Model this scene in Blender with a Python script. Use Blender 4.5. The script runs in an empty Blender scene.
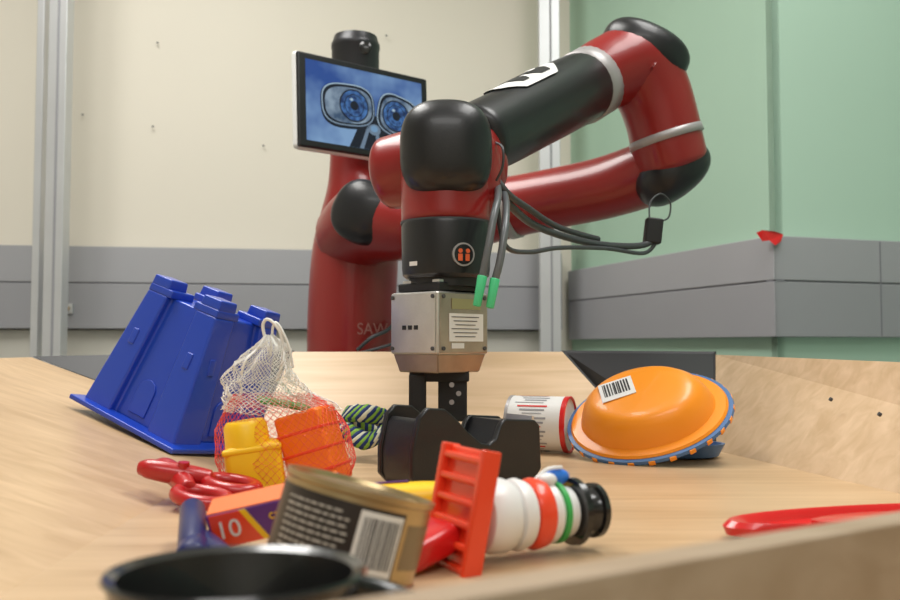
import bpy, math, random
from mathutils import Vector, Matrix, Euler
random.seed(4)
S = bpy.context.scene
COL = S.collection
S.view_settings.view_transform = 'Standard'

# ------------------------------------------------------------------ materials
def mat(name, col, rough=0.5, metal=0.0, coat=0.0, emit=None, es=1.0, bump=0.0, bscale=200, vary=0.0, vscale=8, sss=0.0):
    m = bpy.data.materials.new(name); m.use_nodes = True
    nt = m.node_tree; b = nt.nodes['Principled BSDF']
    b.inputs['Base Color'].default_value = (*col, 1)
    b.inputs['Roughness'].default_value = rough
    b.inputs['Metallic'].default_value = metal
    b.inputs['Coat Weight'].default_value = coat
    if emit:
        b.inputs['Emission Color'].default_value = (*emit, 1)
        b.inputs['Emission Strength'].default_value = es
    tc = nt.nodes.new('ShaderNodeTexCoord')
    if vary > 0:
        n = nt.nodes.new('ShaderNodeTexNoise'); n.inputs['Scale'].default_value = vscale
        n.inputs['Detail'].default_value = 4
        nt.links.new(tc.outputs['Object'], n.inputs['Vector'])
        r = nt.nodes.new('ShaderNodeValToRGB')
        r.color_ramp.elements[0].position = 0.3; r.color_ramp.elements[1].position = 0.7
        r.color_ramp.elements[0].color = (*[c*(1-vary) for c in col], 1)
        r.color_ramp.elements[1].color = (*[min(1, c*(1+vary*0.5)) for c in col], 1)
        nt.links.new(n.outputs['Fac'], r.inputs['Fac'])
        nt.links.new(r.outputs['Color'], b.inputs['Base Color'])
    if bump > 0:
        n2 = nt.nodes.new('ShaderNodeTexNoise'); n2.inputs['Scale'].default_value = bscale
        nt.links.new(tc.outputs['Object'], n2.inputs['Vector'])
        bp = nt.nodes.new('ShaderNodeBump'); bp.inputs['Strength'].default_value = bump
        bp.inputs['Distance'].default_value = 0.002
        nt.links.new(n2.outputs['Fac'], bp.inputs['Height'])
        nt.links.new(bp.outputs['Normal'], b.inputs['Normal'])
    return m

def wood(name, c1, c2, rough=0.38, rot=0.0):
    m = bpy.data.materials.new(name); m.use_nodes = True
    nt = m.node_tree; b = nt.nodes['Principled BSDF']
    tc = nt.nodes.new('ShaderNodeTexCoord'); mp = nt.nodes.new('ShaderNodeMapping')
    mp.inputs['Scale'].default_value = (2.2, 30, 30); mp.inputs['Rotation'].default_value = (0, 0, rot)
    nt.links.new(tc.outputs['Object'], mp.inputs['Vector'])
    n = nt.nodes.new('ShaderNodeTexNoise'); n.inputs['Scale'].default_value = 1.6
    n.inputs['Detail'].default_value = 8; n.inputs['Distortion'].default_value = 0.7
    nt.links.new(mp.outputs['Vector'], n.inputs['Vector'])
    r = nt.nodes.new('ShaderNodeValToRGB')
    r.color_ramp.elements[0].position = 0.3; r.color_ramp.elements[0].color = (*c1, 1)
    r.color_ramp.elements[1].position = 0.7; r.color_ramp.elements[1].color = (*c2, 1)
    nt.links.new(n.outputs['Fac'], r.inputs['Fac'])
    n3 = nt.nodes.new('ShaderNodeTexNoise'); n3.inputs['Scale'].default_value = 5
    nt.links.new(tc.outputs['Object'], n3.inputs['Vector'])
    r3 = nt.nodes.new('ShaderNodeValToRGB')
    r3.color_ramp.elements[0].position = 0.35; r3.color_ramp.elements[0].color = (.86, .84, .82, 1)
    r3.color_ramp.elements[1].position = 0.65; r3.color_ramp.elements[1].color = (1, 1, 1, 1)
    nt.links.new(n3.outputs['Fac'], r3.inputs['Fac'])
    mx = nt.nodes.new('ShaderNodeMixRGB'); mx.blend_type = 'MULTIPLY'; mx.inputs['Fac'].default_value = 1
    nt.links.new(r.outputs['Color'], mx.inputs['Color1']); nt.links.new(r3.outputs['Color'], mx.inputs['Color2'])
    nt.links.new(mx.outputs['Color'], b.inputs['Base Color'])
    b.inputs['Roughness'].default_value = rough
    return m

M_cream = mat('cream_paint', (.76, .71, .61), .7, vary=.03, vscale=1.2)
M_green = mat('green_paint', (.41, .60, .47), .6, vary=.03, vscale=1.5)
M_green2 = mat('green_paint_lit', (.48, .67, .54), .6, vary=.03, vscale=1.5)  # lighter copy of the green, stronger light on these faces painted in
M_ceil = mat('ceiling_paint', (.85, .85, .84), .8, vary=.03)
M_floor = mat('floor_vinyl', (.32, .32, .33), .5, vary=.1)
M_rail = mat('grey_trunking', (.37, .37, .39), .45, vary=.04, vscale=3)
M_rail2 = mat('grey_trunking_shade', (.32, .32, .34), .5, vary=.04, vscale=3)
M_groove = mat('trunking_groove', (.20, .20, .22), .5)
M_alu = mat('anodised_aluminium', (.60, .61, .62), .38, metal=.45, vary=.04)
M_slot = mat('dark_slot', (.06, .06, .065), .6)
M_sloth = mat('slot_shadow', (.28, .28, .30), .6)
M_wood = wood('birch_plywood', (.53, .35, .19), (.66, .46, .275), .36)
M_wood2 = wood('birch_plywood_side', (.56, .39, .225), (.70, .51, .33), .38, rot=.5)
M_blackp = mat('black_board', (.012, .012, .014), .5)
M_red = mat('robot_red', (.27, .012, .011), .32, coat=.25, bump=.02)
M_blk = mat('robot_black', (.009, .009, .011), .36, coat=.10, bump=.05, bscale=400)
M_headg = mat('head_graphite', (.030, .030, .033), .35, metal=.3)
M_blk2 = mat('rubber_black', (.010, .010, .011), .55)
M_ring = mat('grey_ring', (.40, .38, .38), .4, metal=.3)
M_white = mat('white_plastic', (.80, .80, .79), .35, coat=.2)
M_steel = mat('brushed_steel', (.66, .63, .60), .30, metal=.8, vary=.08, vscale=40, bump=.1, bscale=300)
M_steel2 = mat('brown_steel', (.42, .35, .29), .38, metal=.75, vary=.2, vscale=30)  # darker, browner steel for the right cover and chin
M_cable = mat('cable_grey', (.06, .065, .07), .45)
M_hose = mat('hose_grey', (.14, .15, .16), .35, metal=.2)
M_gtip = mat('green_tip', (.08, .62, .28), .4)
M_orlogo = mat('logo_orange', (.75, .13, .04), .4)
M_blue = mat('blue_plastic', (.012, .055, .46), .3, coat=.3, bump=.04, bscale=250)
M_yel = mat('yellow_plastic', (.95, .58, .01), .38)
M_org = mat('orange_plastic', (.95, .20, .015), .38)
M_tub = mat('tub_orange', (.95, .31, .012), .36, coat=.2)
M_tubrim = mat('tub_blue', (.07, .17, .38), .4)
M_netr = mat('net_red', (.80, .07, .05), .5)
M_netw = mat('net_white', (.82, .81, .78), .5)
M_tape = mat('dispenser_black', (.007, .007, .009), .38, coat=.1, bump=.1, bscale=500)
M_redp = mat('red_plastic', (.66, .015, .015), .28, coat=.35)
M_redd = mat('red_toy_plastic', (.46, .010, .012), .30, coat=.3)
M_clown = mat('orange_red_plastic', (.86, .065, .02), .28, coat=.3)
M_grn = mat('green_plastic', (.04, .38, .08), .4)
M_bluel = mat('blue_bright', (.03, .20, .75), .4)
M_gold = mat('gold_tin', (.50, .38, .21), .30, metal=.85)
M_label = mat('dark_label', (.028, .021, .019), .35)
M_text = mat('label_print', (.50, .47, .42), .5)
M_pap = mat('paper_white', (.78, .77, .75), .5)
M_ink = mat('ink_black', (.015, .015, .015), .5)
M_purp = mat('purple_card', (.12, .03, .22), .4)
M_cray = mat('orange_card', (.88, .18, .03), .4)
M_navy = mat('navy_plastic', (.015, .02, .11), .35)
M_rope1 = mat('rope_green', (.22, .42, .05), .8)
M_rope2 = mat('rope_blue', (.01, .03, .14), .8)
M_rope3 = mat('rope_white', (.65, .66, .5), .8)
M_pan = mat('pan_black', (.012, .012, .012), .2, coat=.4)
M_scr = mat('screen_bg', (.01, .02, .08), .25, emit=(.05, .14, .42), es=.7)
M_scrc = mat('screen_cyan', (.03, .06, .1), .25, emit=(.20, .36, .58), es=.65)
M_scr2 = mat('screen_light', (.05, .08, .1), .25, emit=(.38, .50, .62), es=.75)
M_scrg = mat('screen_grey', (.03, .04, .06), .25, emit=(.16, .23, .32), es=.7)
M_scrd = mat('screen_dark', (.005, .005, .01), .25, emit=(.010, .014, .035), es=.4)
M_scre = mat('screen_eye', (.01, .02, .06), .25, emit=(.02, .055, .17), es=.6)

# ------------------------------------------------------------------ helpers
def empty(name, loc=(0, 0, 0), rot=(0, 0, 0), parent=None):
    e = bpy.data.objects.new(name, None); COL.objects.link(e)
    e.empty_display_size = .02
    e.location = loc; e.rotation_euler = rot
    if parent: e.parent = parent
    return e

def mesh(name, V, F, m, parent=None, smooth=False, loc=(0, 0, 0), rot=(0, 0, 0), bevel=0, bseg=2):
    me = bpy.data.meshes.new(name); me.from_pydata([tuple(v) for v in V], [], F); me.update()
    o = bpy.data.objects.new(name, me); COL.objects.link(o)
    me.materials.append(m)
    if smooth:
        for p in me.polygons: p.use_smooth = True
    o.location = loc; o.rotation_euler = rot
    if parent: o.parent = parent
    if bevel:
        b = o.modifiers.new('bevel', 'BEVEL'); b.width = bevel; b.segments = bseg; b.limit_method = 'ANGLE'
        b.angle_limit = math.radians(35)
        if not smooth:
            for p in me.polygons: p.use_smooth = True
            w = o.modifiers.new('wn', 'WEIGHTED_NORMAL'); w.keep_sharp = False
    return o

def box(name, size, loc, m, parent=None, rot=(0, 0, 0), bevel=0, taper=1.0):
    x, y, z = [s/2 for s in size]; t = taper
    V = [(-x, -y, -z), (x, -y, -z), (x, y, -z), (-x, y, -z), (-x*t, -y*t, z), (x*t, -y*t, z), (x*t, y*t, z), (-x*t, y*t, z)]
    F = [(0, 3, 2, 1), (4, 5, 6, 7), (0, 1, 5, 4), (1, 2, 6, 5), (2, 3, 7, 6), (3, 0, 4, 7)]
    return mesh(name, V, F, m, parent, loc=loc, rot=rot, bevel=bevel)

def prism(name, poly, h, m, parent=None, loc=(0, 0, 0), rot=(0, 0, 0), bevel=0):
    n = len(poly)
    V = [(p[0], -h/2, p[1]) for p in poly] + [(p[0], h/2, p[1]) for p in poly]
    F = [tuple(range(n)), tuple(range(2*n-1, n-1, -1))]
    for i in range(n):
        j = (i+1) % n; F.append((j, i, n+i, n+j))
    return mesh(name, V, F, m, parent, loc=loc, rot=rot, bevel=bevel)

def lathe(name, prof, m, parent=None, loc=(0, 0, 0), rot=(0, 0, 0), segs=48, sx=1, sy=1, smooth=True, bevel=0):
    V = []; F = []
    n = len(prof)
    for r, z in prof:
        for k in range(segs):
            a = 2*math.pi*k/segs
            V.append((r*math.cos(a)*sx, r*math.sin(a)*sy, z))
    for i in range(n-1):
        for k in range(segs):
            k2 = (k+1) % segs
            F.append((i*segs+k, i*segs+k2, (i+1)*segs+k2, (i+1)*segs+k))
    F.append(tuple(range(segs-1, -1, -1))); F.append(tuple((n-1)*segs+k for k in range(segs)))
    o = mesh(name, V, F, m, parent, smooth=smooth, loc=loc, rot=rot)
    es = o.modifiers.new('es', 'EDGE_SPLIT'); es.split_angle = math.radians(38)
    return o

def catmull(P, R, sub):
    out = []; rr = []
    n = len(P)
    for i in range(n-1):
        p0 = P[max(i-1, 0)]; p1 = P[i]; p2 = P[i+1]; p3 = P[min(i+2, n-1)]
        r0 = R[max(i-1, 0)]; r1 = R[i]; r2 = R[i+1]; r3 = R[min(i+2, n-1)]
        for s in range(sub):
            t = s/sub
            f = lambda a, b, c, d: .5*((2*b)+(-a+c)*t+(2*a-5*b+4*c-d)*t*t+(-a+3*b-3*c+d)*t**3)
            out.append(Vector([f(p0[k], p1[k], p2[k], p3[k]) for k in range(3)])); rr.append(f(r0, r1, r2, r3))
    out.append(Vector(P[-1])); rr.append(R[-1])
    return out, rr

def tube(name, P, R, m, parent=None, segs=28, sub=6, flat=.35, closed=False):
    P = [Vector(p) for p in P]
    if not isinstance(R, (list, tuple)): R = [R]*len(P)
    if len(P) > 2 or sub > 1: pts, rad = catmull(P, R, sub)
    else: pts, rad = P, list(R)
    T = []
    for i in range(len(pts)):
        a = pts[max(i-1, 0)]; b = pts[min(i+1, len(pts)-1)]
        T.append((b-a).normalized())
    ref = Vector((0, 0, 1)) if abs(T[0].z) < .9 else Vector((1, 0, 0))
    N = (ref - T[0]*ref.dot(T[0])).normalized()
    rings = []
    frames = []
    for i in range(len(pts)):
        N = (N - T[i]*N.dot(T[i])).normalized(); frames.append((N.copy(), T[i].cross(N)))
    if flat > 0:
        for t in (90*.97, 70, 50, 32, 15):
            a = math.radians(t); rings.append((pts[0]-T[0]*rad[0]*flat*math.sin(a), rad[0]*math.cos(a), 0))
    for i in range(len(pts)): rings.append((pts[i], rad[i], i))
    if flat > 0:
        for t in (15, 32, 50, 70, 90*.97):
            a = math.radians(t); rings.append((pts[-1]+T[-1]*rad[-1]*flat*math.sin(a), rad[-1]*math.cos(a), len(pts)-1))
    V = []; F = []
    for c, r, i in rings:
        n1, n2 = frames[i]
        for k in range(segs):
            a = 2*math.pi*k/segs; V.append(c+(n1*math.cos(a)+n2*math.sin(a))*r)
    for i in range(len(rings)-1):
        for k in range(segs):
            k2 = (k+1) % segs
            F.append((i*segs+k, i*segs+k2, (i+1)*segs+k2, (i+1)*segs+k))
    F.append(tuple(range(segs-1, -1, -1))); F.append(tuple((len(rings)-1)*segs+k for k in range(segs)))
    o = mesh(name, V, F, m, parent, smooth=True)
    if flat == 0:
        es = o.modifiers.new('es', 'EDGE_SPLIT'); es.split_angle = math.radians(50)
    return o

def sell(name, c, r, m, parent=None, e1=1.0, e2=1.0, rot=(0, 0, 0), nu=40, nv=24):
    def p(w, e): return math.copysign(abs(w)**e, w)
    V = []; F = []
    for i in range(nv+1):
        ph = -math.pi/2+math.pi*i/nv
        ph = max(-math.pi/2+.02, min(math.pi/2-.02, ph))
        for k in range(nu):
            th = 2*math.pi*k/nu
            V.append((r[0]*p(math.cos(ph), e1)*p(math.cos(th), e2), r[1]*p(math.cos(ph), e1)*p(math.sin(th), e2), r[2]*p(math.sin(ph), e1)))
    for i in range(nv):
        for k in range(nu):
            k2 = (k+1) % nu; F.append((i*nu+k, i*nu+k2, (i+1)*nu+k2, (i+1)*nu+k))
    F.append(tuple(range(nu-1, -1, -1))); F.append(tuple(nv*nu+k for k in range(nu)))
    return mesh(name, V, F, m, parent, smooth=True, loc=c, rot=rot)

def cpatch(name, r, a0, a1, z0, z1, m, parent=None, n=None):
    """curved label patch on a vertical cylinder, angle measured from -Y, + to +X (degrees)"""
    n = n or max(2, int(abs(a1-a0)/4)+1)
    V = []; F = []
    for i in range(n+1):
        a = math.radians(a0+(a1-a0)*i/n)
        for z in (z0, z1): V.append((r*math.sin(a), -r*math.cos(a), z))
    for i in range(n): F.append((2*i, 2*i+2, 2*i+3, 2*i+1))
    return mesh(name, V, F, m, parent, smooth=True)

def text(name, s, size, m, parent, loc, rot, ext=.0002):
    c = bpy.data.curves.new(name, 'FONT'); c.body = s; c.size = size; c.extrude = ext
    c.align_x = 'CENTER'; c.align_y = 'CENTER'
    o = bpy.data.objects.new(name, c); COL.objects.link(o); c.materials.append(m)
    o.parent = parent; o.location = loc; o.rotation_euler = rot
    return o

def wallseg(name, p0, p1, z0, z1, th, m, off=0.0, parent=None, bevel=0):
    d = Vector((p1[0]-p0[0], p1[1]-p0[1], 0)).normalized(); nrm = Vector((d.y, -d.x, 0))
    a = Vector((*p0, 0))+nrm*off; b = Vector((*p1, 0))+nrm*off
    a2 = a-nrm*th; b2 = b-nrm*th
    V = [(a.x, a.y, z0), (b.x, b.y, z0), (b2.x, b2.y, z0), (a2.x, a2.y, z0), (a.x, a.y, z1), (b.x, b.y, z1), (b2.x, b2.y, z1), (a2.x, a2.y, z1)]
    F = [(0, 3, 2, 1), (4, 5, 6, 7), (0, 1, 5, 4), (1, 2, 6, 5), (2, 3, 7, 6), (3, 0, 4, 7)]
    return mesh(name, V, F, m, parent, bevel=bevel)

# ------------------------------------------------------------------ room
ZF, ZC = -.75, 1.95
K = Vector((.727, 2.014)); d2 = Vector((.947, .322)); d1 = Vector((-.322, .947))
Cw = K+.03*d2+.03*d1
A = (-2.6, 2.57); Bw = Cw+1.04*d1; Dw = Cw+1.75*d2
E = (Dw.x, -2.5); G = (-2.6, -2.5)
wallseg('wall_back', A, Bw+Vector((.05, .0075)), ZF, ZC, .1, M_cream)
wallseg('wall_right', Bw, Cw, ZF, ZC, .02, M_green)
wallseg('wall_alcove', Cw, Dw, ZF, ZC, .02, M_green2)
wallseg('wall_side', Dw, E, ZF, ZC, .1, M_green2)
wallseg('wall_front', E, G, ZF, ZC, .1, M_cream)
wallseg('wall_left', G, A, ZF, ZC, .1, M_cream)
box('floor', (5.4, 6, .1), (-.1, .3, ZF-.05), M_floor)
box('ceiling', (5.4, 6, .1), (-.1, .3, ZC+.05), M_ceil)

def trunking(name, p0, p1, z0, z1, th):
    e = empty(name)
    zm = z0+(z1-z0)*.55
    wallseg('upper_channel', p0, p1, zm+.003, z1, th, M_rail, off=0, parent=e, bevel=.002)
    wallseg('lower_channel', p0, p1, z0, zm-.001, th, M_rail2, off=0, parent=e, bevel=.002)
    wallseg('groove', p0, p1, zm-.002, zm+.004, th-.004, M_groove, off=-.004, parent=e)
    return e
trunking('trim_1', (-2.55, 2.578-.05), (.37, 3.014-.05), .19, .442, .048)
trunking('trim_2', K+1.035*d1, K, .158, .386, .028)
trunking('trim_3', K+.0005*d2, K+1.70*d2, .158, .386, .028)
wallseg('trim_4', (-2.5, 2.585), (.36, 3.014), ZF, .185, .012, mat('lower_wall', (.58, .56, .50), .6, vary=.05), off=.014)
seam = empty('trunking_joint')
q = K+.30*d2; wallseg('joint_1', q, q+.003*d2, .16, .383, .002, M_groove, off=.001, parent=seam)

def post(name, x, y, w, d, slots=True):
    e = empty(name)
    box('profile', (w, d, ZC-ZF), (x, y, (ZC+ZF)/2), M_alu, e, bevel=.002)
    if slots:
        box('slot', (.006, .002, ZC-ZF-.02), (x+w*.05, y-d/2-.0006, (ZC+ZF)/2), M_sloth, e)
    return e
post('aluminium_post', -1.062, 2.42, .050, .045)
post('aluminium_post', -1.118, 2.44, .020, .045, slots=False)
post('aluminium_post', .318, 2.86, .066, .05)
br = empty('rail_bracket')
box('plate', (.030, .012, .030), (-1.160, 2.731, .25), M_alu, br, rot=(0, 0, .149), bevel=.002)
lathe('bolt_1', [(.008, 0), (.008, .008)], M_gold, br, loc=(-1.160, 2.725, .25), rot=(math.radians(90), 0, 0), segs=12)
wh = empty('wall_holes')  # small holes in the wall, drawn as dark discs
for i, (x, z) in enumerate([(-.21, 1.16), (-.93, 1.10), (-.94, .83), (-1.15, .86), (-.60, .78), (-.30, .95)]):
    y = 2.57+(x+2.6)*.15-.002
    lathe('hole_%d' % i, [(.0032, 0), (.0032, .003)], M_slot, wh, loc=(x, y, z), rot=(math.radians(90), 0, 0), segs=12)
tag = empty('red_tape_tag')
mesh('tape', [(.688, 2.012, .392), (.70, 2.005, .397), (.727, 2.004, .394), (.748, 2.010, .388), (.742, 2.008, .372), (.727, 2.003, .362), (.715, 2.006, .374), (.700, 2.008, .372)],
     [(0, 1, 2, 3, 4, 5, 6, 7)], M_redp, tag)

# ------------------------------------------------------------------ plywood bin
bin_ = empty('plywood_bin_table')
def slab(name, quad, th, m):
    Q = [Vector(q) for q in quad]; n = (Q[1]-Q[0]).cross(Q[3]-Q[0]).normalized()
    if n.z < 0: n = -n
    V = Q+[q-n*th for q in Q]
    k = len(Q)
    F = [tuple(range(k)), tuple(range(2*k-1, k-1, -1))]+[((i+1) % k, i, k+i, k+(i+1) % k) for i in range(k)]
    return mesh(name, V, F, m, bin_)
slab('base_panel', [(-.245, .2, 0), (.56, .2, 0), (.353, 1.2, 0), (.28, 1.31, 0), (-.27, 1.31, 0)], .012, M_wood)
slab('far_panel', [(-.285, 1.31, 0), (.28, 1.31, 0), (.182, 1.46, .129), (-.255, 1.46, .129)], .012, M_wood2)
slab('left_panel', [(-.245, .2, 0), (-.27, 1.31, 0), (-.650, 1.40, .121), (-.56, .2, .125)], .012, M_wood)
slab('right_panel', [(.56, .2, 0), (.353, 1.2, 0), (.413, 1.41, .125), (.62, .2, .115)], .012, M_wood2)
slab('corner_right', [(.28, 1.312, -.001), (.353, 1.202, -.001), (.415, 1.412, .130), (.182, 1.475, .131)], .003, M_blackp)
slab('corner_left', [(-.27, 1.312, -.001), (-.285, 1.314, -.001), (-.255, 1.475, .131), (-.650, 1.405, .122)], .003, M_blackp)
wallseg('near_board', (-.33, .049), (.52, .567), -.03, .070, .016, wood('near_board_wood', (.36, .26, .17), (.45, .34, .24), .5), parent=bin_, bevel=.001)
for i, (x, y) in enumerate([(-.40, .40), (.40, .40), (-.40, 1.16), (.36, 1.16)]):
    box('leg_%d' % i, (.05, .05, .695), (x, y, -.75+.3475), M_blackp, bin_)
box('under_frame', (.90, .84, .040), (0, .78, -.037), M_blackp, bin_)
for i, (x, y, z) in enumerate([(.431, 1.02, .078), (.443, .93, .068)]):
    lathe('hole_%d' % i, [(.0022, 0), (.0022, .003)], M_slot, bin_, loc=(x, y, z), rot=(0, math.radians(-60), 0), segs=10)

# ------------------------------------------------------------------ robot
rob = empty('robot_arm')
tube('torso', [(-.215, 1.95, -.74), (-.215, 1.95, -.3), (-.215, 1.95, .10), (-.212, 1.95, .23), (-.206, 1.95, .35), (-.205, 1.95, .45), (-.214, 1.95, .52), (-.216, 1.95, .56)],
     [.10, .095, .094, .095, .092, .071, .050, .046], M_red, rob, segs=40)
lathe('pedestal_foot', [(.22, 0), (.22, .02), (.13, .05), (.11, .12)], M_blk, rob, loc=(-.215, 1.95, ZF))
lathe('head_housing', [(.046, .55), (.050, .60), (.053, .64), (.053, .80), (.0545, .802), (.0545, .812), (.052, .816), (.048, .830), (.03, .836)], M_headg, rob, loc=(-.212, 1.99, 0))
lathe('head_lens', [(.014, 0), (.014, .004), (.010, .006)], M_pan, rob, loc=(-.186, 1.943, .790), rot=(math.radians(90), 0, 0), segs=24)
yaw = math.atan2(.2, .255)
hd = empty('display', (-.182, 1.885, .634), (math.radians(-3), 0, yaw), rob)
box('display_shell', (.332, .022, .204), (0, .006, 0), M_white, hd, bevel=.010)
box('display_bezel', (.324, .012, .196), (0, -.004, 0), M_blk, hd, bevel=.004)
def flat(name, pts, y, m, h=.0004):
    return prism(name, pts, h, m, hd, loc=(0, y, 0))
def ell(cx, cz, a, b, rot=0, n=32, sq=1.0):
    P = []
    for k in range(n):
        t = 2*math.pi*k/n
        x = a*math.copysign(abs(math.cos(t))**sq, math.cos(t)); z = b*math.copysign(abs(math.sin(t))**sq, math.sin(t))
        P.append((cx+x*math.cos(rot)-z*math.sin(rot), cz+x*math.sin(rot)+z*math.cos(rot)))
    return P
def screen_mat(name, c1, c2, sc, es):
    m = bpy.data.materials.new(name); m.use_nodes = True
    nt = m.node_tree; bs = nt.nodes['Principled BSDF']; tc = nt.nodes.new('ShaderNodeTexCoord')
    nz = nt.nodes.new('ShaderNodeTexNoise'); nz.inputs['Scale'].default_value = sc; nz.inputs['Detail'].default_value = 3
    nt.links.new(tc.outputs['Object'], nz.inputs['Vector'])
    cr = nt.nodes.new('ShaderNodeValToRGB'); cr.color_ramp.elements[0].position = .38; cr.color_ramp.elements[1].position = .64
    cr.color_ramp.elements[0].color = (*c1, 1); cr.color_ramp.elements[1].color = (*c2, 1)
    nt.links.new(nz.outputs['Fac'], cr.inputs['Fac']); nt.links.new(cr.outputs['Color'], bs.inputs['Emission Color'])
    bs.inputs['Emission Strength'].default_value = es; bs.inputs['Base Color'].default_value = (.01, .02, .05, 1); bs.inputs['Roughness'].default_value = .25
    return m
mg = screen_mat('screen_image', (.022, .07, .30), (.24, .40, .64), 8, .75)
mgi = screen_mat('screen_goggle_image', (.05, .09, .16), (.34, .44, .54), 28, .65)
mge = screen_mat('screen_iris_image', (.008, .02, .09), (.07, .20, .50), 75, .75)
flat('screen', [(-.145, -.084), (.145, -.084), (.145, .084), (-.145, .084)], -.0105, mg)
flat('neck_image', [(-.045, -.084), (.062, -.084), (.036, -.010), (-.008, -.010)], -.0111, M_scrd)
flat('neck_pipe', [(-.020, -.084), (-.010, -.084), (.010, -.030), (.002, -.030)], -.0112, M_scrg)
flat('neck_pipe_2', [(.022, -.084), (.034, -.084), (.028, -.045), (.020, -.045)], -.0112, M_scrg)
for i, (cx, cz, a, b, r) in enumerate([(-.046, .004, .064, .045, .06), (.080, -.002, .054, .047, -.22)]):
    flat('goggle_shadow_%d' % i, ell(cx, cz-.003, a+.002, b+.003, r, sq=.66), -.0112, M_scrd)
    flat('goggle_%d' % i, ell(cx, cz, a, b, r, sq=.66), -.0114, M_scrg)
    flat('goggle_hilite_%d' % i, ell(cx-.0005, cz+.0010, a-.001, b-.0015, r, sq=.66), -.0115, M_scr2)
    flat('goggle_edge_%d' % i, ell(cx, cz, a-.0025, b-.0028, r, sq=.66), -.0116, M_scrd)
    flat('goggle_inner_%d' % i, ell(cx+.001, cz-.001, a-.007, b-.007, r, sq=.72), -.0118, mgi)
    ix = cx+(.014 if i == 0 else -.006)
    flat('iris_shadow_%d' % i, ell(ix, cz, .036, .035), -.0119, M_scrd)
    flat('iris_%d' % i, ell(ix, cz, .033, .032), -.0121, mge)
    flat('iris_ring_%d' % i, ell(ix, cz, .024, .024), -.0123, M_scrd)
    flat('iris_ring2_%d' % i, ell(ix, cz, .0225, .0225), -.0125, mge)
    flat('pupil_%d' % i, ell(ix, cz, .010, .010), -.0129, M_scrd)
    flat('highlight_%d' % i, ell(ix-.007, cz+.012, .004, .003, n=10), -.0131, M_scr2)
flat('bolt_image', ell(.018, -.040, .015, .012), -.0114, M_scrg)
flat('bolt_image_2', ell(.017, -.038, .009, .007), -.0116, M_scrc)
# shoulder + lower arm link
tube('shoulder', [(-.21, 1.93, .37), (-.165, 1.86, .395), (-.10, 1.80, .385), (-.0396, 1.78, .379), (.03, 1.74, .385), (.108, 1.70, .399)],
     [.085, .087, .077, .068, .060, .0575], M_red, rob)
sell('shoulder_cap', (-.172, 1.775, .403), (.064, .035, .064), M_blk, rob, .85, .95, rot=(0, math.radians(28), math.radians(-10)))
tube('shoulder_ring', [(.108, 1.70, .399), (.124, 1.692, .402)], [.060, .060], M_ring, rob, sub=1, flat=.05)
tube('lower_arm', [(.122, 1.693, .402), (.19, 1.66, .411), (.27, 1.62, .422), (.33, 1.585, .436), (.385, 1.54, .453)], [.0575, .056, .056, .057, .058], M_red, rob)
sell('elbow_lower_cap', (.382, 1.535, .436), (.070, .062, .044), M_blk, rob, .85, .9, rot=(0, math.radians(-38), 0))
tube('elbow', [(.380, 1.525, .452), (.370, 1.52, .485), (.360, 1.515, .525), (.344, 1.51, .570), (.316, 1.50, .612), (.27, 1.485, .597), (.236, 1.475, .577)],
     [.060, .061, .061, .063, .067, .062, .058], M_red, rob)
tube('elbow_ring', [(.3705, 1.52, .487), (.3665, 1.519, .500)], [.0634, .0632], M_ring, rob, sub=1, flat=.03)
sell('elbow_upper_cap', (.329, 1.495, .635), (.077, .060, .040), M_blk, rob, .8, .9, rot=(0, math.radians(26), 0))
tube('forearm_ring', [(.240, 1.478, .579), (.210, 1.437, .553)], [.0600, .0590], M_ring, rob, sub=1, flat=.03)
tube('forearm', [(.219, 1.449, .561), (.170, 1.37, .520), (.120, 1.285, .476), (.07, 1.20, .432), (.03, 1.13, .398)], [.057, .056, .053, .050, .047], M_blk, rob)
a0 = Vector((.205, 1.42, .548)); a1 = Vector((.085, 1.225, .446)); ax = (a1-a0).normalized()
up = (Vector((-.45, -.55, 1))-ax*Vector((-.45, -.55, 1)).dot(ax)).normalized(); sd = ax.cross(up)
def arm_patch(name, t0, t1, g0, g1, r0, m, n=14):
    V = []; F = []
    for i in range(n+1):
        t = t0+(t1-t0)*i/n
        e = min(1, 3*min(i, n-i)/n+.35)
        gm = (g0+g1)/2; gh = (g1-g0)/2*e
        for k in range(n+1):
            g = math.radians(gm-gh+2*gh*k/n)
            rr = .0577+(.0510-.0577)*t+r0
            V.append(a0+(a1-a0)*t+(up*math.cos(g)+sd*math.sin(g))*rr)
    for i in range(n):
        for k in range(n): F.append((i*(n+1)+k, i*(n+1)+k+1, (i+1)*(n+1)+k+1, (i+1)*(n+1)+k))
    return mesh(name, V, F, m, rob, smooth=True)
arm_patch('arm_sticker', .38, 1.12, -38, 42, .0012, M_pap)
arm_patch('arm_sticker_icon', .50, .72, -26, 26, .0022, M_ink)
arm_patch('arm_sticker_icon_2', .79, .94, -24, 20, .0022, M_ink)
arm_patch('arm_sticker_icon_3', .56, .66, -6, 10, .0030, M_pap)
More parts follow.
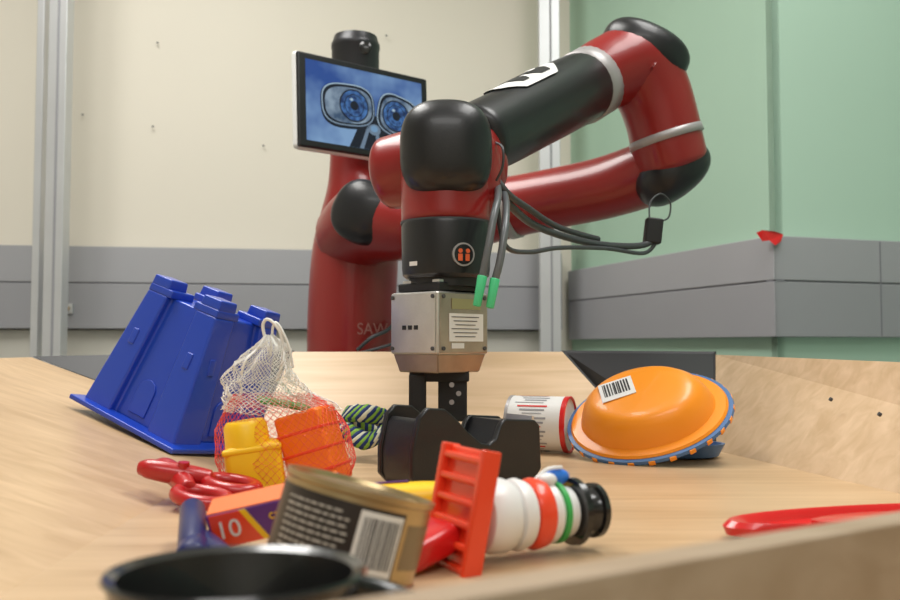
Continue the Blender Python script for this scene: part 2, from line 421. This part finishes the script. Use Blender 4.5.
# wrist
tube('wrist_side', [(-.078, 1.155, .362), (-.03, 1.14, .368), (.03, 1.13, .372), (.052, 1.125, .374)], [.047, .050, .049, .044], M_red, rob, flat=.45)
tube('wrist_side_seam', [(-.062, 1.1505, .3638), (-.059, 1.1500, .3642)], [.0490, .0490], M_slot, rob, sub=1, flat=.02)
tube('wrist_body', [(-.0047, 1.075, .286), (-.0047, 1.08, .33), (-.0047, 1.085, .375), (-.0047, 1.09, .39)], [.0535, .0545, .053, .045], M_red, rob, flat=.3, segs=40)
sell('wrist_body_block', (.012, 1.10, .345), (.050, .045, .058), M_red, rob, .6, .6)
sell('wrist_cap', (-.0047, 1.050, .369), (.0545, .042, .058), M_blk, rob, .72, .8)
lathe('wrist_seam', [(.0548, .2835), (.0548, .2865)], M_slot, rob, loc=(-.0047, 1.075, 0))
lathe('cuff', [(.047, .218), (.0515, .222), (.0525, .230), (.0535, .280), (.0525, .284)], M_blk, rob, loc=(-.0047, 1.07, 0), segs=56)
lathe('cuff_lower', [(.044, .208), (.044, .219)], M_blk2, rob, loc=(-.0047, 1.07, 0))
cf = empty('cuff_details', (-.0047, 1.07, 0), (0, 0, 0), rob)
def disc_on_cyl(name, r, a, z, rad, th, m):
    a = math.radians(a)
    return lathe(name, [(rad, 0), (rad, th)], m, cf, loc=(r*math.sin(a), -r*math.cos(a), z), rot=(math.radians(90), 0, a), segs=28)
disc_on_cyl('button_ring', .0515, 22, .243, .0135, .0030, M_ring)
disc_on_cyl('button_face', .0515, 22, .243, .0115, .0034, M_blk)
disc_on_cyl('button_icon', .0515, 17.5, .2470, .0026, .0042, M_orlogo)
disc_on_cyl('button_icon_2', .0515, 27, .2470, .0026, .0042, M_orlogo)
cpatch('icon_bar', .0560, 14.5, 20, .2355, .2435, M_orlogo, cf)
cpatch('icon_bar_2', .0560, 23.5, 29, .2355, .2435, M_orlogo, cf)
cpatch('cuff_slot', .0535, -52, -38, .231, .236, M_pap, cf)
# gripper
gr = empty('gripper', (-.0125, 1.065, 0), (0, 0, math.radians(45)), rob)
box('adapter_plate', (.070, .070, .010), (0, 0, .207), M_blk2, gr, bevel=.002)
box('adapter_plate_2', (.062, .062, .006), (0, 0, .2125), M_steel, gr, bevel=.001)
box('gripper_body', (.084, .080, .072), (0, 0, .165), M_steel, gr, bevel=.003)
box('gripper_chin', (.080, .076, .022), (0, 0, .119), M_steel2, gr, rot=(math.pi, 0, 0), bevel=.002, taper=.86)
box('left_cover', (.0015, .074, .068), (-.0426, 0, .165), M_steel, gr, bevel=.0005)
box('right_cover', (.078, .0012, .068), (0, -.0404, .165), M_steel2, gr, bevel=.0005)
gl = empty('gripper_label', (.003, -.0415, .160), (0, 0, 0), gr)
box('label', (.056, .0006, .032), (0, 0, 0), M_pap, gl)
for k in range(6):
    box('line_%d' % k, (.045-.006*(k % 3), .0004, .0009), (-.002, -.0005, .012-.0045*k), M_slot, gl)
box('label_top', (.048, .0006, .012), (0, 0, .027), M_gold, gl)
box('label_bottom', (.020, .0006, .006), (-.014, 0, -.021), M_pap, gl)
for k, (u, z) in enumerate([(-.034, .195), (.034, .195), (-.034, .136), (.034, .136)]):
    lathe('cap_screw_%d' % k, [(.0024, 0), (.0024, .002)], M_slot, gr, loc=(u, -.0405, z), rot=(math.radians(90), 0, 0), segs=12)
    lathe('cap_screw_l%d' % k, [(.0024, 0), (.0024, .002)], M_slot, gr, loc=(-.043, u, z), rot=(0, math.radians(-90), 0), segs=12)
for k, u in enumerate([-.006, .004, .014]):
    box('gripper_port_%d' % k, (.001, .006, .005), (-.0436, u, .160), M_blk2, gr)
box('finger_rail', (.07, .026, .014), (0, 0, .104), M_blk2, gr, rot=(0, 0, math.radians(-45)), bevel=.002)
box('finger_1', (.020, .022, .060), (-.021, .015, .076), M_blk2, gr, rot=(0, 0, math.radians(-45)), bevel=.002)
box('finger_2', (.034, .024, .055), (.014, -.008, .078), M_blk2, gr, rot=(0, 0, math.radians(-45)), bevel=.002)
for k in range(3):
    lathe('finger_bolt_%d' % k, [(.003, 0), (.003, .0015)], M_ring, rob, loc=(.006+.008*(k % 2)-.004, 1.044, .094-.010*k), rot=(math.radians(90), 0, 0), segs=12)
# hoses and cables
tube('hose_1', [(.058, 1.09, .335), (.056, 1.04, .312), (.050, 1.01, .288), (.043, 1.0, .25), (.036, 1.0, .215)], .0044, M_hose, rob, segs=12)
tube('hose_2', [(.066, 1.09, .325), (.066, 1.05, .305), (.062, 1.01, .272), (.056, 1.0, .235), (.0500, 1.0, .212)], .0044, M_hose, rob, segs=12)
tube('hose_tip_1', [(.036, 1.0, .216), (.030, 1.0, .184)], [.0056, .0046], M_gtip, rob, segs=14, sub=1)
tube('hose_tip_2', [(.050, 1.0, .213), (.0445, 1.0, .182)], [.0056, .0046], M_gtip, rob, segs=14, sub=1)
tube('cable_1', [(.050, 1.10, .36), (.058, 1.09, .335), (.078, 1.12, .312), (.12, 1.2, .297), (.202, 1.3, .288), (.285, 1.38, .292), (.318, 1.4, .305), (.319, 1.4, .33)], .0050, M_cable, rob, segs=12)
tube('cable_2', [(.058, 1.10, .31), (.068, 1.10, .262), (.10, 1.14, .258), (.147, 1.2, .27), (.23, 1.32, .282), (.30, 1.39, .282), (.322, 1.4, .300)], .0032, M_cable, rob, segs=12)
tube('cable_3', [(.052, 1.09, .35), (.070, 1.09, .325), (.10, 1.15, .316), (.15, 1.24, .303), (.22, 1.33, .297)], .0042, M_cable, rob, segs=12)
box('connector', (.026, .022, .040), (.318, 1.402, .318), M_blk2, rob, rot=(0, .12, 0), bevel=.003)
tube('wire_loop', [(.312, 1.40, .338), (.316, 1.41, .365), (.335, 1.42, .380), (.352, 1.43, .368), (.350, 1.43, .345), (.340, 1.43, .338)], .0014, M_cable, rob, segs=8)
tube('wire_tie', [(.055, 1.08, .385), (.062, 1.05, .372), (.062, 1.05, .350), (.055, 1.06, .335)], .0016, M_cable, rob, segs=8)
tube('torso_cable', [(-.19, 1.85, .13), (-.16, 1.84, .155), (-.13, 1.86, .17), (-.115, 1.9, .19)], .004, M_cable, rob, segs=8)
tube('torso_cable_2', [(-.20, 1.85, .12), (-.14, 1.83, .135), (-.105, 1.86, .15), (-.10, 1.9, .18)], .003, M_cable, rob, segs=8)
text('torso_mark', 'SAW', .034, mat('mark_grey', (.36, .14, .12), .5), rob, (-.160, 1.859, .172), (math.radians(90), 0, math.radians(35)))

# ------------------------------------------------------------------ blue castle bucket (upside down, leaning on the sloped panel)
bk = empty('castle_bucket', (-.348, 1.14, .0385), (math.radians(3), math.radians(19.5), 0))
sh = empty('shell', (0, 0, 0), (0, 0, math.radians(-27)), bk)
a, b, H = .080, .059, .155
def ringpts(h, grow=0):
    t = h/H; s = a+(b-a)*t+grow
    q = s*.42; o = s; i = s-.010
    P = []
    for order in range(4):
        loc = [(q, -i), (q, -o), (o, -o), (o, -q), (i, -q)]
        ang = order*math.pi/2
        for (x, y) in loc:
            P.append((x*math.cos(ang)-y*math.sin(ang), x*math.sin(ang)+y*math.cos(ang), h))
    return P
R0 = ringpts(.004); R1 = ringpts(H); n = len(R0)
V = R0+R1; F = [(k, (k+1) % n, n+(k+1) % n, n+k) for k in range(n)]+[tuple(range(n, 2*n))]
mesh('body', V, F, M_blue, sh, bevel=.003)
fl = .091
Vr = []
for s, z in ((fl, -.002), (fl, .004), (a*.9, .006), (a*.88, -.002)):
    Vr += [(-s, -s, z), (s, -s, z), (s, s, z), (-s, s, z)]
Fr = []
for i in range(4):
    j = (i+1) % 4
    for k in range(4):
        k2 = (k+1) % 4; Fr.append((i*4+k, i*4+k2, j*4+k2, j*4+k))
mesh('rim', Vr, Fr, M_blue, sh, bevel=.0015)
for (sx, sy) in [(1, -1), (1, 1), (-1, 1), (-1, -1)]:
    w = .040
    cx = (b-w/2)*sx; cy = (b-w/2)*sy
    box('tower_top', (w, w, .010), (cx, cy, H+.004), M_blue, sh, bevel=.002, taper=.97)
    box('merlon', (w*.78, w*.78, .013), (cx+sx*w*.09, cy+sy*w*.09, H+.014), M_blue, sh, bevel=.002, taper=.93)
for ang in (0, 90, 180, 270):
    g = empty('face', (0, 0, 0), (0, 0, math.radians(ang)), sh)
    lean = math.atan2(a-b, H)
    for sgn in (-1, 1):
        box('window', (.010, .005, .020), (sgn*.047, -(a+(b-a)*.62)+.001, H*.62), M_blue, g, rot=(-lean, 0, 0), bevel=.0015)
    arch = [(-.014, 0), (.014, 0), (.014, .030)]+[(.014*math.cos(t), .030+.014*math.sin(t)) for t in [i*math.pi/8 for i in range(1, 8)]]+[(-.014, .030)]
    prism('gate', arch, .003, M_blue, g, loc=(0, -a+.0112, .012), rot=(-lean, 0, 0), bevel=.001)

# ------------------------------------------------------------------ mesh bag with blocks
bag = empty('net_bag_of_blocks', (-.160, .885, 0))
yb = empty('yellow_block', (-.024, -.034, .034), (0, math.radians(-8), math.radians(10)), bag)
box('body', (.052, .042, .046), (0, 0, -.008), M_yel, yb, bevel=.007)
lathe('stud', [(.021, .012), (.020, .032), (.017, .036)], M_yel, yb, loc=(-.004, 0, 0))
box('rib', (.054, .010, .006), (0, -.017, .010), M_yel, yb, bevel=.002)
ob = empty('orange_block', (.028, -.006, .040), (0, math.radians(-17), math.radians(-14)), bag)
box('body', (.048, .046, .074), (0, 0, 0), M_org, ob, bevel=.004)
for k in range(3):
    box('groove_%d' % k, (.0495, .0475, .003), (0, 0, -.022+.02*k), M_clown, ob, bevel=.001)
box('green_sheet', (.05, .04, .006), (-.005, .01, .082), M_grn, bag, rot=(0, .2, .3), bevel=.002)
def net(name, prof, m, cols, rows, th, jit):
    def ev(t):
        f = t*(len(prof)-1); i = min(int(f), len(prof)-2); u = f-i
        u = u*u*(3-2*u)*.5+u*.5
        return [prof[i][k]*(1-u)+prof[i+1][k]*u for k in range(4)]
    V = []; F = []
    for i in range(rows+1):
        z, r, cx, cy = ev(i/rows)
        for k in range(cols):
            an = 2*math.pi*(k+.5*(i % 2))/cols
            rr = r*(1+jit*math.sin(an*3+z*90)+jit*.6*math.sin(an*7-z*150)+random.uniform(-1, 1)*jit*.25)
            V.append((cx+rr*math.cos(an), cy+rr*math.sin(an)*.85, max(.001, z+random.uniform(-1, 1)*.0006)))
    for i in range(0, rows-1):
        for k in range(cols):
            if i % 2 == 0: F.append((i*cols+k, (i+1)*cols+k, (i+2)*cols+k, (i+1)*cols+(k-1) % cols))
            else: F.append((i*cols+k, (i+1)*cols+(k+1) % cols, (i+2)*cols+k, (i+1)*cols+k))
    o = mesh(name, V, F, m, bag)
    w = o.modifiers.new('wire', 'WIREFRAME'); w.thickness = th; w.use_even_offset = False
    return o
net('red_net', [(.001, .040, 0, 0), (.004, .060, 0, 0), (.030, .067, .0, 0), (.058, .065, -.002, 0), (.080, .052, -.008, 0), (.092, .038, -.014, 0)], M_netr, 52, 36, .00055, .02)
net('white_net', [(.076, .054, -.010, 0), (.090, .042, -.018, 0), (.105, .033, -.024, 0), (.122, .026, -.022, 0), (.138, .016, -.016, 0), (.150, .004, -.018, 0)], M_netw, 50, 40, .0008, .16)
tube('loop', [(-.018, 0, .135), (-.024, 0, .158), (-.018, -.002, .165), (-.006, -.004, .152), (-.004, 0, .125), (-.010, 0, .105)], .0016, M_netw, bag, segs=8)
tube('loop_2', [(-.016, 0, .130), (-.014, 0, .158), (-.008, -.004, .160), (.002, -.004, .140), (.006, 0, .118)], .0013, M_netw, bag, segs=8)
tube('tail', [(-.018, 0, .145), (-.028, -.01, .135), (-.036, -.02, .125), (-.040, -.02, .112)], .0013, M_netw, bag, segs=8)

# ------------------------------------------------------------------ rope toy
rp = empty('rope_toy')
pts = [(-.165, 1.12, .030), (-.13, 1.10, .036), (-.10, 1.08, .026), (-.078, 1.09, .034), (-.07, 1.13, .026), (-.10, 1.15, .034), (-.13, 1.13, .052), (-.105, 1.09, .058), (-.083, 1.10, .052)]
cen, _ = catmull([Vector(p) for p in pts], [1]*len(pts), 10)
for s, mm in enumerate([M_rope1, M_rope2, M_rope1, M_rope2, M_rope3, M_rope2]):
    P = []
    for i, c in enumerate(cen):
        t = i*.8+s*2*math.pi/6
        P.append(c+Vector((math.cos(t)*.4, math.sin(t)*.75, math.sin(t)*.2+math.cos(t)*.8))*.0080)
    tube('strand_%d' % s, P, .0048, mm, rp, segs=8, sub=1)

# ------------------------------------------------------------------ tape dispenser
td = empty('tape_dispenser', (-.052, .900, 0), (0, 0, math.radians(34)))
side = [(.006, 0), (.148, 0), (.156, .010), (.154, .055), (.148, .061), (.108, .064), (.102, .058), (.096, .044), (.088, .039), (.078, .041), (.062, .053), (.046, .068), (.034, .077), (.014, .079), (.004, .070), (-.004, .036), (-.004, .010)]
for sgn in (-1, 1):
    prism('side_%d' % (sgn+1), side, .008, M_tape, td, loc=(0, sgn*.031, 0), bevel=.002)
core = [(.004, .001), (.148, .001), (.154, .012), (.152, .053), (.146, .059), (.110, .062), (.096, .030), (.084, .016), (.026, .016), (.014, .024), (.010, .068), (.004, .062), (-.002, .034), (-.002, .012)]
prism('core', core, .058, M_tape, td, bevel=.001)
lathe('tape_hub', [(.012, -.027), (.014, -.025), (.014, .025), (.012, .027)], M_tape, td, loc=(.044, 0, .046), rot=(math.radians(90), 0, 0))
box('cutter', (.003, .045, .008), (.154, 0, .060), M_steel, td, rot=(0, .3, 0))

# ------------------------------------------------------------------ small tin on its side
tn = empty('paint_tin', (.119, 1.185, .0370), (math.radians(90), 0, math.radians(68)))
lathe('can', [(.034, -.040), (.036, -.039), (.036, .030), (.0362, .031), (.0362, .038), (.034, .038)], M_pap, tn)
lathe('lid', [(.0366, .034), (.0368, .040), (.0345, .0405), (.033, .037), (.010, .037)], M_redp, tn)
lathe('bottom_rim', [(.0366, -.040), (.0366, -.036)], M_ring, tn)
for k in range(40):
    a_ = k*9
    cpatch('print', .0364, a_, a_+(4 if k % 3 else 2), -.028+.004*(k % 4), .010+.006*((k*5) % 3)/2, M_rail2 if k % 5 else M_redp, tn, n=2)

# ------------------------------------------------------------------ orange tub
nz_ = Vector((-.36, -.50, .79)).normalized(); xx = Vector((.9, -.42, .13)); xx = (xx-nz_*xx.dot(nz_)).normalized(); yy = nz_.cross(xx)
eu = Matrix((xx, yy, nz_)).transposed().to_euler()
tb = empty('oval_sand_tub', (.243, 1.11, .052), eu)
lathe('bowl', [(.087, 0), (.084, .005), (.079, .018), (.072, .031), (.064, .038), (.058, .041), (.045, .042), (.001, .043)], M_tub, tb, segs=72, sx=1.0, sy=.80)
lathe('rim', [(.086, -.003), (.100, -.004), (.1035, -.001), (.1025, .003), (.0985, .0035), (.086, .003)], M_tubrim, tb, segs=72, sy=.80)
lathe('inner_band', [(.086, .003), (.0975, .004), (.095, .007), (.084, .008)], M_tub, tb, segs=72, sy=.80)
for k in range(26):
    a_ = 2*math.pi*k/26
    box('rim_block_%d' % k, (.006, .008, .0062), (.1005*math.cos(a_), .1005*.80*math.sin(a_), -.0008), M_tub, tb, rot=(0, 0, a_), bevel=.001)
st = empty('barcode_sticker', (-.028, .006, .0425), (0, 0, math.radians(18)), tb)
box('sticker', (.042, .036, .0008), (0, 0, .001), M_pap, st)
x = -.016
while x < .015:
    w = random.choice([.0008, .0014, .002])
    box('bar', (w, .024, .0005), (x, .002, .0018), M_ink, st); x += w+random.choice([.0010, .0016])
bt = empty('blue_tub', (.288, 1.13, 0))
lathe('bowl', [(.040, .001), (.046, .003), (.052, .014), (.054, .018), (.050, .018), (.044, .006), (.001, .005)], M_tubrim, bt, segs=48, sy=.7)

# ------------------------------------------------------------------ snowman toy
sn = empty('stacking_snowman_toy', (.014, .585, .0295), (0, math.radians(92), math.radians(27)))
sn.scale = (.93, .93, .95)
lathe('body_lower', ((.018, .004), (.024, .006), (.0260, .012), (.0260, .022), (.024, .027), (.020, .029)), M_white, sn)
lathe('body_rib', ((.020, .028), (.0245, .030), (.0255, .034), (.0235, .040), (.019, .042)), M_white, sn)
lathe('scarf', ((.019, .041), (.0235, .042), (.0255, .047), (.0240, .054), (.019, .055)), M_clown, sn)
lathe('head', ((.018, .054), (.0215, .056), (.022, .061), (.019, .065)), M_white, sn)
lathe('green_ring', ((.0185, .064), (.0220, .0645), (.0220, .068), (.018, .069)), M_grn, sn)
lathe('face', ((.017, .068), (.0185, .070), (.018, .077), (.014, .080)), M_white, sn)
lathe('hat_brim', ((.013, .079), (.024, .0795), (.0245, .084), (.015, .085)), M_pan, sn)
lathe('hat', ((.0135, .084), (.0155, .094), (.017, .097), (.020, .098), (.020, .102), (.008, .103), (.006, .099)), M_pan, sn)
sell('blue_knob', (-.025, .004, .070), (.006, .006, .011), M_bluel, sn)
sell('white_knob', (-.024, -.004, .058), (.005, .005, .007), M_white, sn)
tube('cord', [(-.024, 0, .050), (-.031, .0, .060), (-.032, 0, .072)], .0014, M_white, sn, segs=8)
pl = empty('base_grate', (0, 0, -.004), (0, math.radians(9), math.radians(0)), sn)
box('plate', (.086, .060, .006), (-.004, 0, -.004), M_clown, pl, bevel=.002)
for k in range(6):
    box('bar_%d' % k, (.005, .058, .010), (-.040+.0145*k, 0, -.007), M_clown, pl, bevel=.0015)
for sgn in (-1, 1):
    box('edge_%d' % (sgn+1), (.088, .006, .014), (-.004, sgn*.029, -.006), M_clown, pl, bevel=.0015)

# ------------------------------------------------------------------ food can
cn = empty('food_can', (-.056, .510, .0380), (math.radians(-6), math.radians(15), math.radians(0)))
lathe('tin', [(.038, -.0235), (.0425, -.0245), (.0428, -.021), (.0415, -.020), (.0415, .020), (.0430, .0215), (.0430, .0245), (.0405, .0245), (.0395, .0215), (.030, .0215), (.029, .0225), (.001, .0225)], M_gold, cn, segs=72)
cpatch('label', .0419, -150, 44, -.0200, .0170, M_label, cn, n=80)
cpatch('label_rest', .0419, 44, 150, -.0200, .0170, M_gold, cn, n=40)
cpatch('label_rest_band', .0421, 48, 150, -.0120, .0120, mat('label_tan', (.24, .17, .09), .4), cn, n=40)
cpatch('barcode_panel', .0422, 8, 42, -.0195, .0150, M_pap, cn)
an = 11
while an < 39:
    w = random.choice([.5, .9, 1.3]); cpatch('barcode_bar', .0424, an, an+w, -.0135, .0120, M_ink, cn, n=2); an += w+random.choice([.7, 1.1])
for r_ in range(8):
    an = -54
    while an < -2:
        w = random.uniform(3, 8)
        if an+w > 2: break
        cpatch('print', .0422, an, an+w, .0110-.0036*r_, .0121-.0036*r_, M_text, cn, n=3); an += w+1.4
# ------------------------------------------------------------------ crayon box etc.
cb = empty('crayon_box', (-.116, .612, .029), (math.radians(12), math.radians(-12), math.radians(4)))
box('carton', (.088, .030, .024), (0, 0, 0), M_purp, cb, bevel=.001)
box('carton_top', (.086, .028, .0012), (0, 0, .0122), M_cray, cb)
prism('front_panel', [(-.042, -.0115), (-.010, -.0115), (-.022, .0115), (-.042, .0115)], .0006, M_clown, cb, loc=(0, -.0152, 0))
prism('front_stripe', [(.018, -.0115), (.042, -.0115), (.042, .0115), (.008, .0115)], .0006, M_cray, cb, loc=(0, -.0152, 0))
prism('front_stripe_2', [(-.010, -.0115), (-.006, -.0115), (-.018, .0115), (-.022, .0115)], .0006, M_yel, cb, loc=(0, -.0153, 0))
text('count', '10', .017, M_pap, cb, (-.031, -.0160, 0), (math.radians(90), 0, 0))
text('word', 'crayons', .009, M_yel, cb, (.010, -.0160, .004), (math.radians(90), 0, 0))
cp = empty('candy_packet', (-.045, .670, .022), (math.radians(-10), math.radians(-3), math.radians(4)))
sell('packet', (0, 0, 0), (.058, .034, .016), M_yel, cp, .6, .35)
box('packet_band', (.050, .050, .0015), (-.01, .004, .0160), M_purp, cp, bevel=.0005)
box('packet_end', (.008, .060, .002), (.056, 0, 0), M_redp, cp)
box('packet_end_2', (.008, .060, .002), (-.056, 0, 0), M_redp, cp)
cw = empty('red_wrapper', (-.020, .575, .014), (0, math.radians(-15), math.radians(40)))
sell('wrapper', (0, 0, 0), (.026, .020, .010), M_redp, cw, .5, .4)
box('wrapper_fin', (.006, .038, .001), (.028, 0, 0), M_yel, cw)
box('wrapper_fin_2', (.006, .038, .001), (-.028, 0, 0), M_navy, cw)
mk = empty('marker_pen', (-.138, .552, .012), (0, 0, 0))
tube('barrel', [(-.022, .04, .000), (.02, -.035, -.002)], [.008, .008], M_navy, mk, segs=20, sub=1)
tube('cap', [(.012, -.020, -.001), (.022, -.039, -.0023)], [.0090, .0088], M_purp, mk, segs=20, sub=1)
mk2 = empty('marker_pen', (-.168, .60, .012))
tube('barrel', [(-.016, .05, .010), (.010, -.04, 0)], [.009, .0095], M_navy, mk2, segs=20, sub=1)
tube('cap', [(.008, -.03, .0), (.012, -.05, -.001)], [.0105, .0102], M_navy, mk2, segs=20, sub=1)

# ------------------------------------------------------------------ red toy scissors
sc = empty('toy_scissors', (-.222, .800, .012), (math.radians(2), math.radians(8), math.radians(-22)))
def loop(cx, cy, a_, b_, z, n=24):
    P = [(cx+a_*math.cos(2*math.pi*k/n), cy+b_*math.sin(2*math.pi*k/n), z) for k in range(n)]
    return P+[P[0]]
tube('handle_1', loop(.020, -.020, .024, .016, .002), .0065, M_redd, sc, segs=12, sub=1)
tube('handle_2', loop(.022, .018, .024, .016, .006), .0065, M_redd, sc, segs=12, sub=1)
tube('blade_1', [(.0, -.015, .004), (-.02, .0, .006), (-.045, .010, .010), (-.056, .012, .010)], [.008, .010, .009, .006], M_redd, sc, segs=14)
tube('blade_2', [(.0, .015, .008), (-.02, .002, .010), (-.045, -.010, .012), (-.054, -.014, .012)], [.008, .010, .009, .006], M_redd, sc, segs=14)
lathe('pivot', [(.005, 0), (.005, .02)], M_redd, sc, loc=(-.018, 0, .002), segs=16)

# ------------------------------------------------------------------ black bowl and red paddle
pn = empty('black_bowl', (-.082, .350, .001), (math.radians(-2), 0, 0))
lathe('bowl', [(.028, .001), (.036, .004), (.044, .024), (.048, .050), (.0500, .0515), (.0490, .053), (.0445, .051), (.041, .026), (.034, .008), (.001, .006)], M_pan, pn, segs=64)
tube('handle', [(.040, .022, .042), (.056, .028, .036), (.072, .022, .030), (.082, .006, .022)], [.005, .006, .006, .005], M_pan, pn, segs=14)

rt = empty('red_toy_paddle', (.325, .685, .001), (0, 0, math.radians(14)))
lathe('blade', [(.098, .001), (.110, .003), (.112, .009), (.108, .013), (.100, .011), (.092, .006), (.001, .006)], M_redp, rt, segs=72, sx=1.18, sy=.30)
lathe('raised_oval', [(.060, .005), (.060, .010), (.052, .011), (.001, .010)], M_redp, rt, segs=48, sy=.26)
tube('grip', [(.120, 0, .009), (.16, .002, .010), (.195, .003, .012)], [.010, .009, .007], M_redp, rt, segs=16)

# ------------------------------------------------------------------ lights
def area(name, loc, rot, size, e, col=(1, 1, 1), sy=None):
    l = bpy.data.lights.new(name, 'AREA'); l.energy = e; l.size = size; l.color = col
    if sy: l.shape = 'RECTANGLE'; l.size_y = sy
    o = bpy.data.objects.new(name, l); COL.objects.link(o); o.location = loc; o.rotation_euler = rot
    return o
area('front_fill_light', (-.8, 1.4, 1.9), (0, 0, 0), .6, 36, (1, .98, .94), 1.4)
area('front_fill_light', (.7, .9, 1.9), (0, 0, 0), .6, 26, (1, .985, .96), 1.4)
area('front_fill_light', (0, -1.2, 1.9), (0, 0, 0), 1.6, 28, (1, .985, .96), .9)  # unseen fill lamp added behind the camera to brighten the front
w = bpy.data.worlds.new('world'); S.world = w; w.use_nodes = True
w.node_tree.nodes['Background'].inputs[0].default_value = (.8, .85, .9, 1)
w.node_tree.nodes['Background'].inputs[1].default_value = .4

# ------------------------------------------------------------------ camera
c = bpy.data.cameras.new('camera'); c.lens = 36; c.sensor_width = 36; c.clip_start = .02
co = bpy.data.objects.new('camera', c); COL.objects.link(co)
co.location = (0, 0, .14); co.rotation_euler = (math.radians(90+2.86), 0, 0)
c.dof.use_dof = True; c.dof.focus_distance = 1.05; c.dof.aperture_fstop = 8
S.camera = co
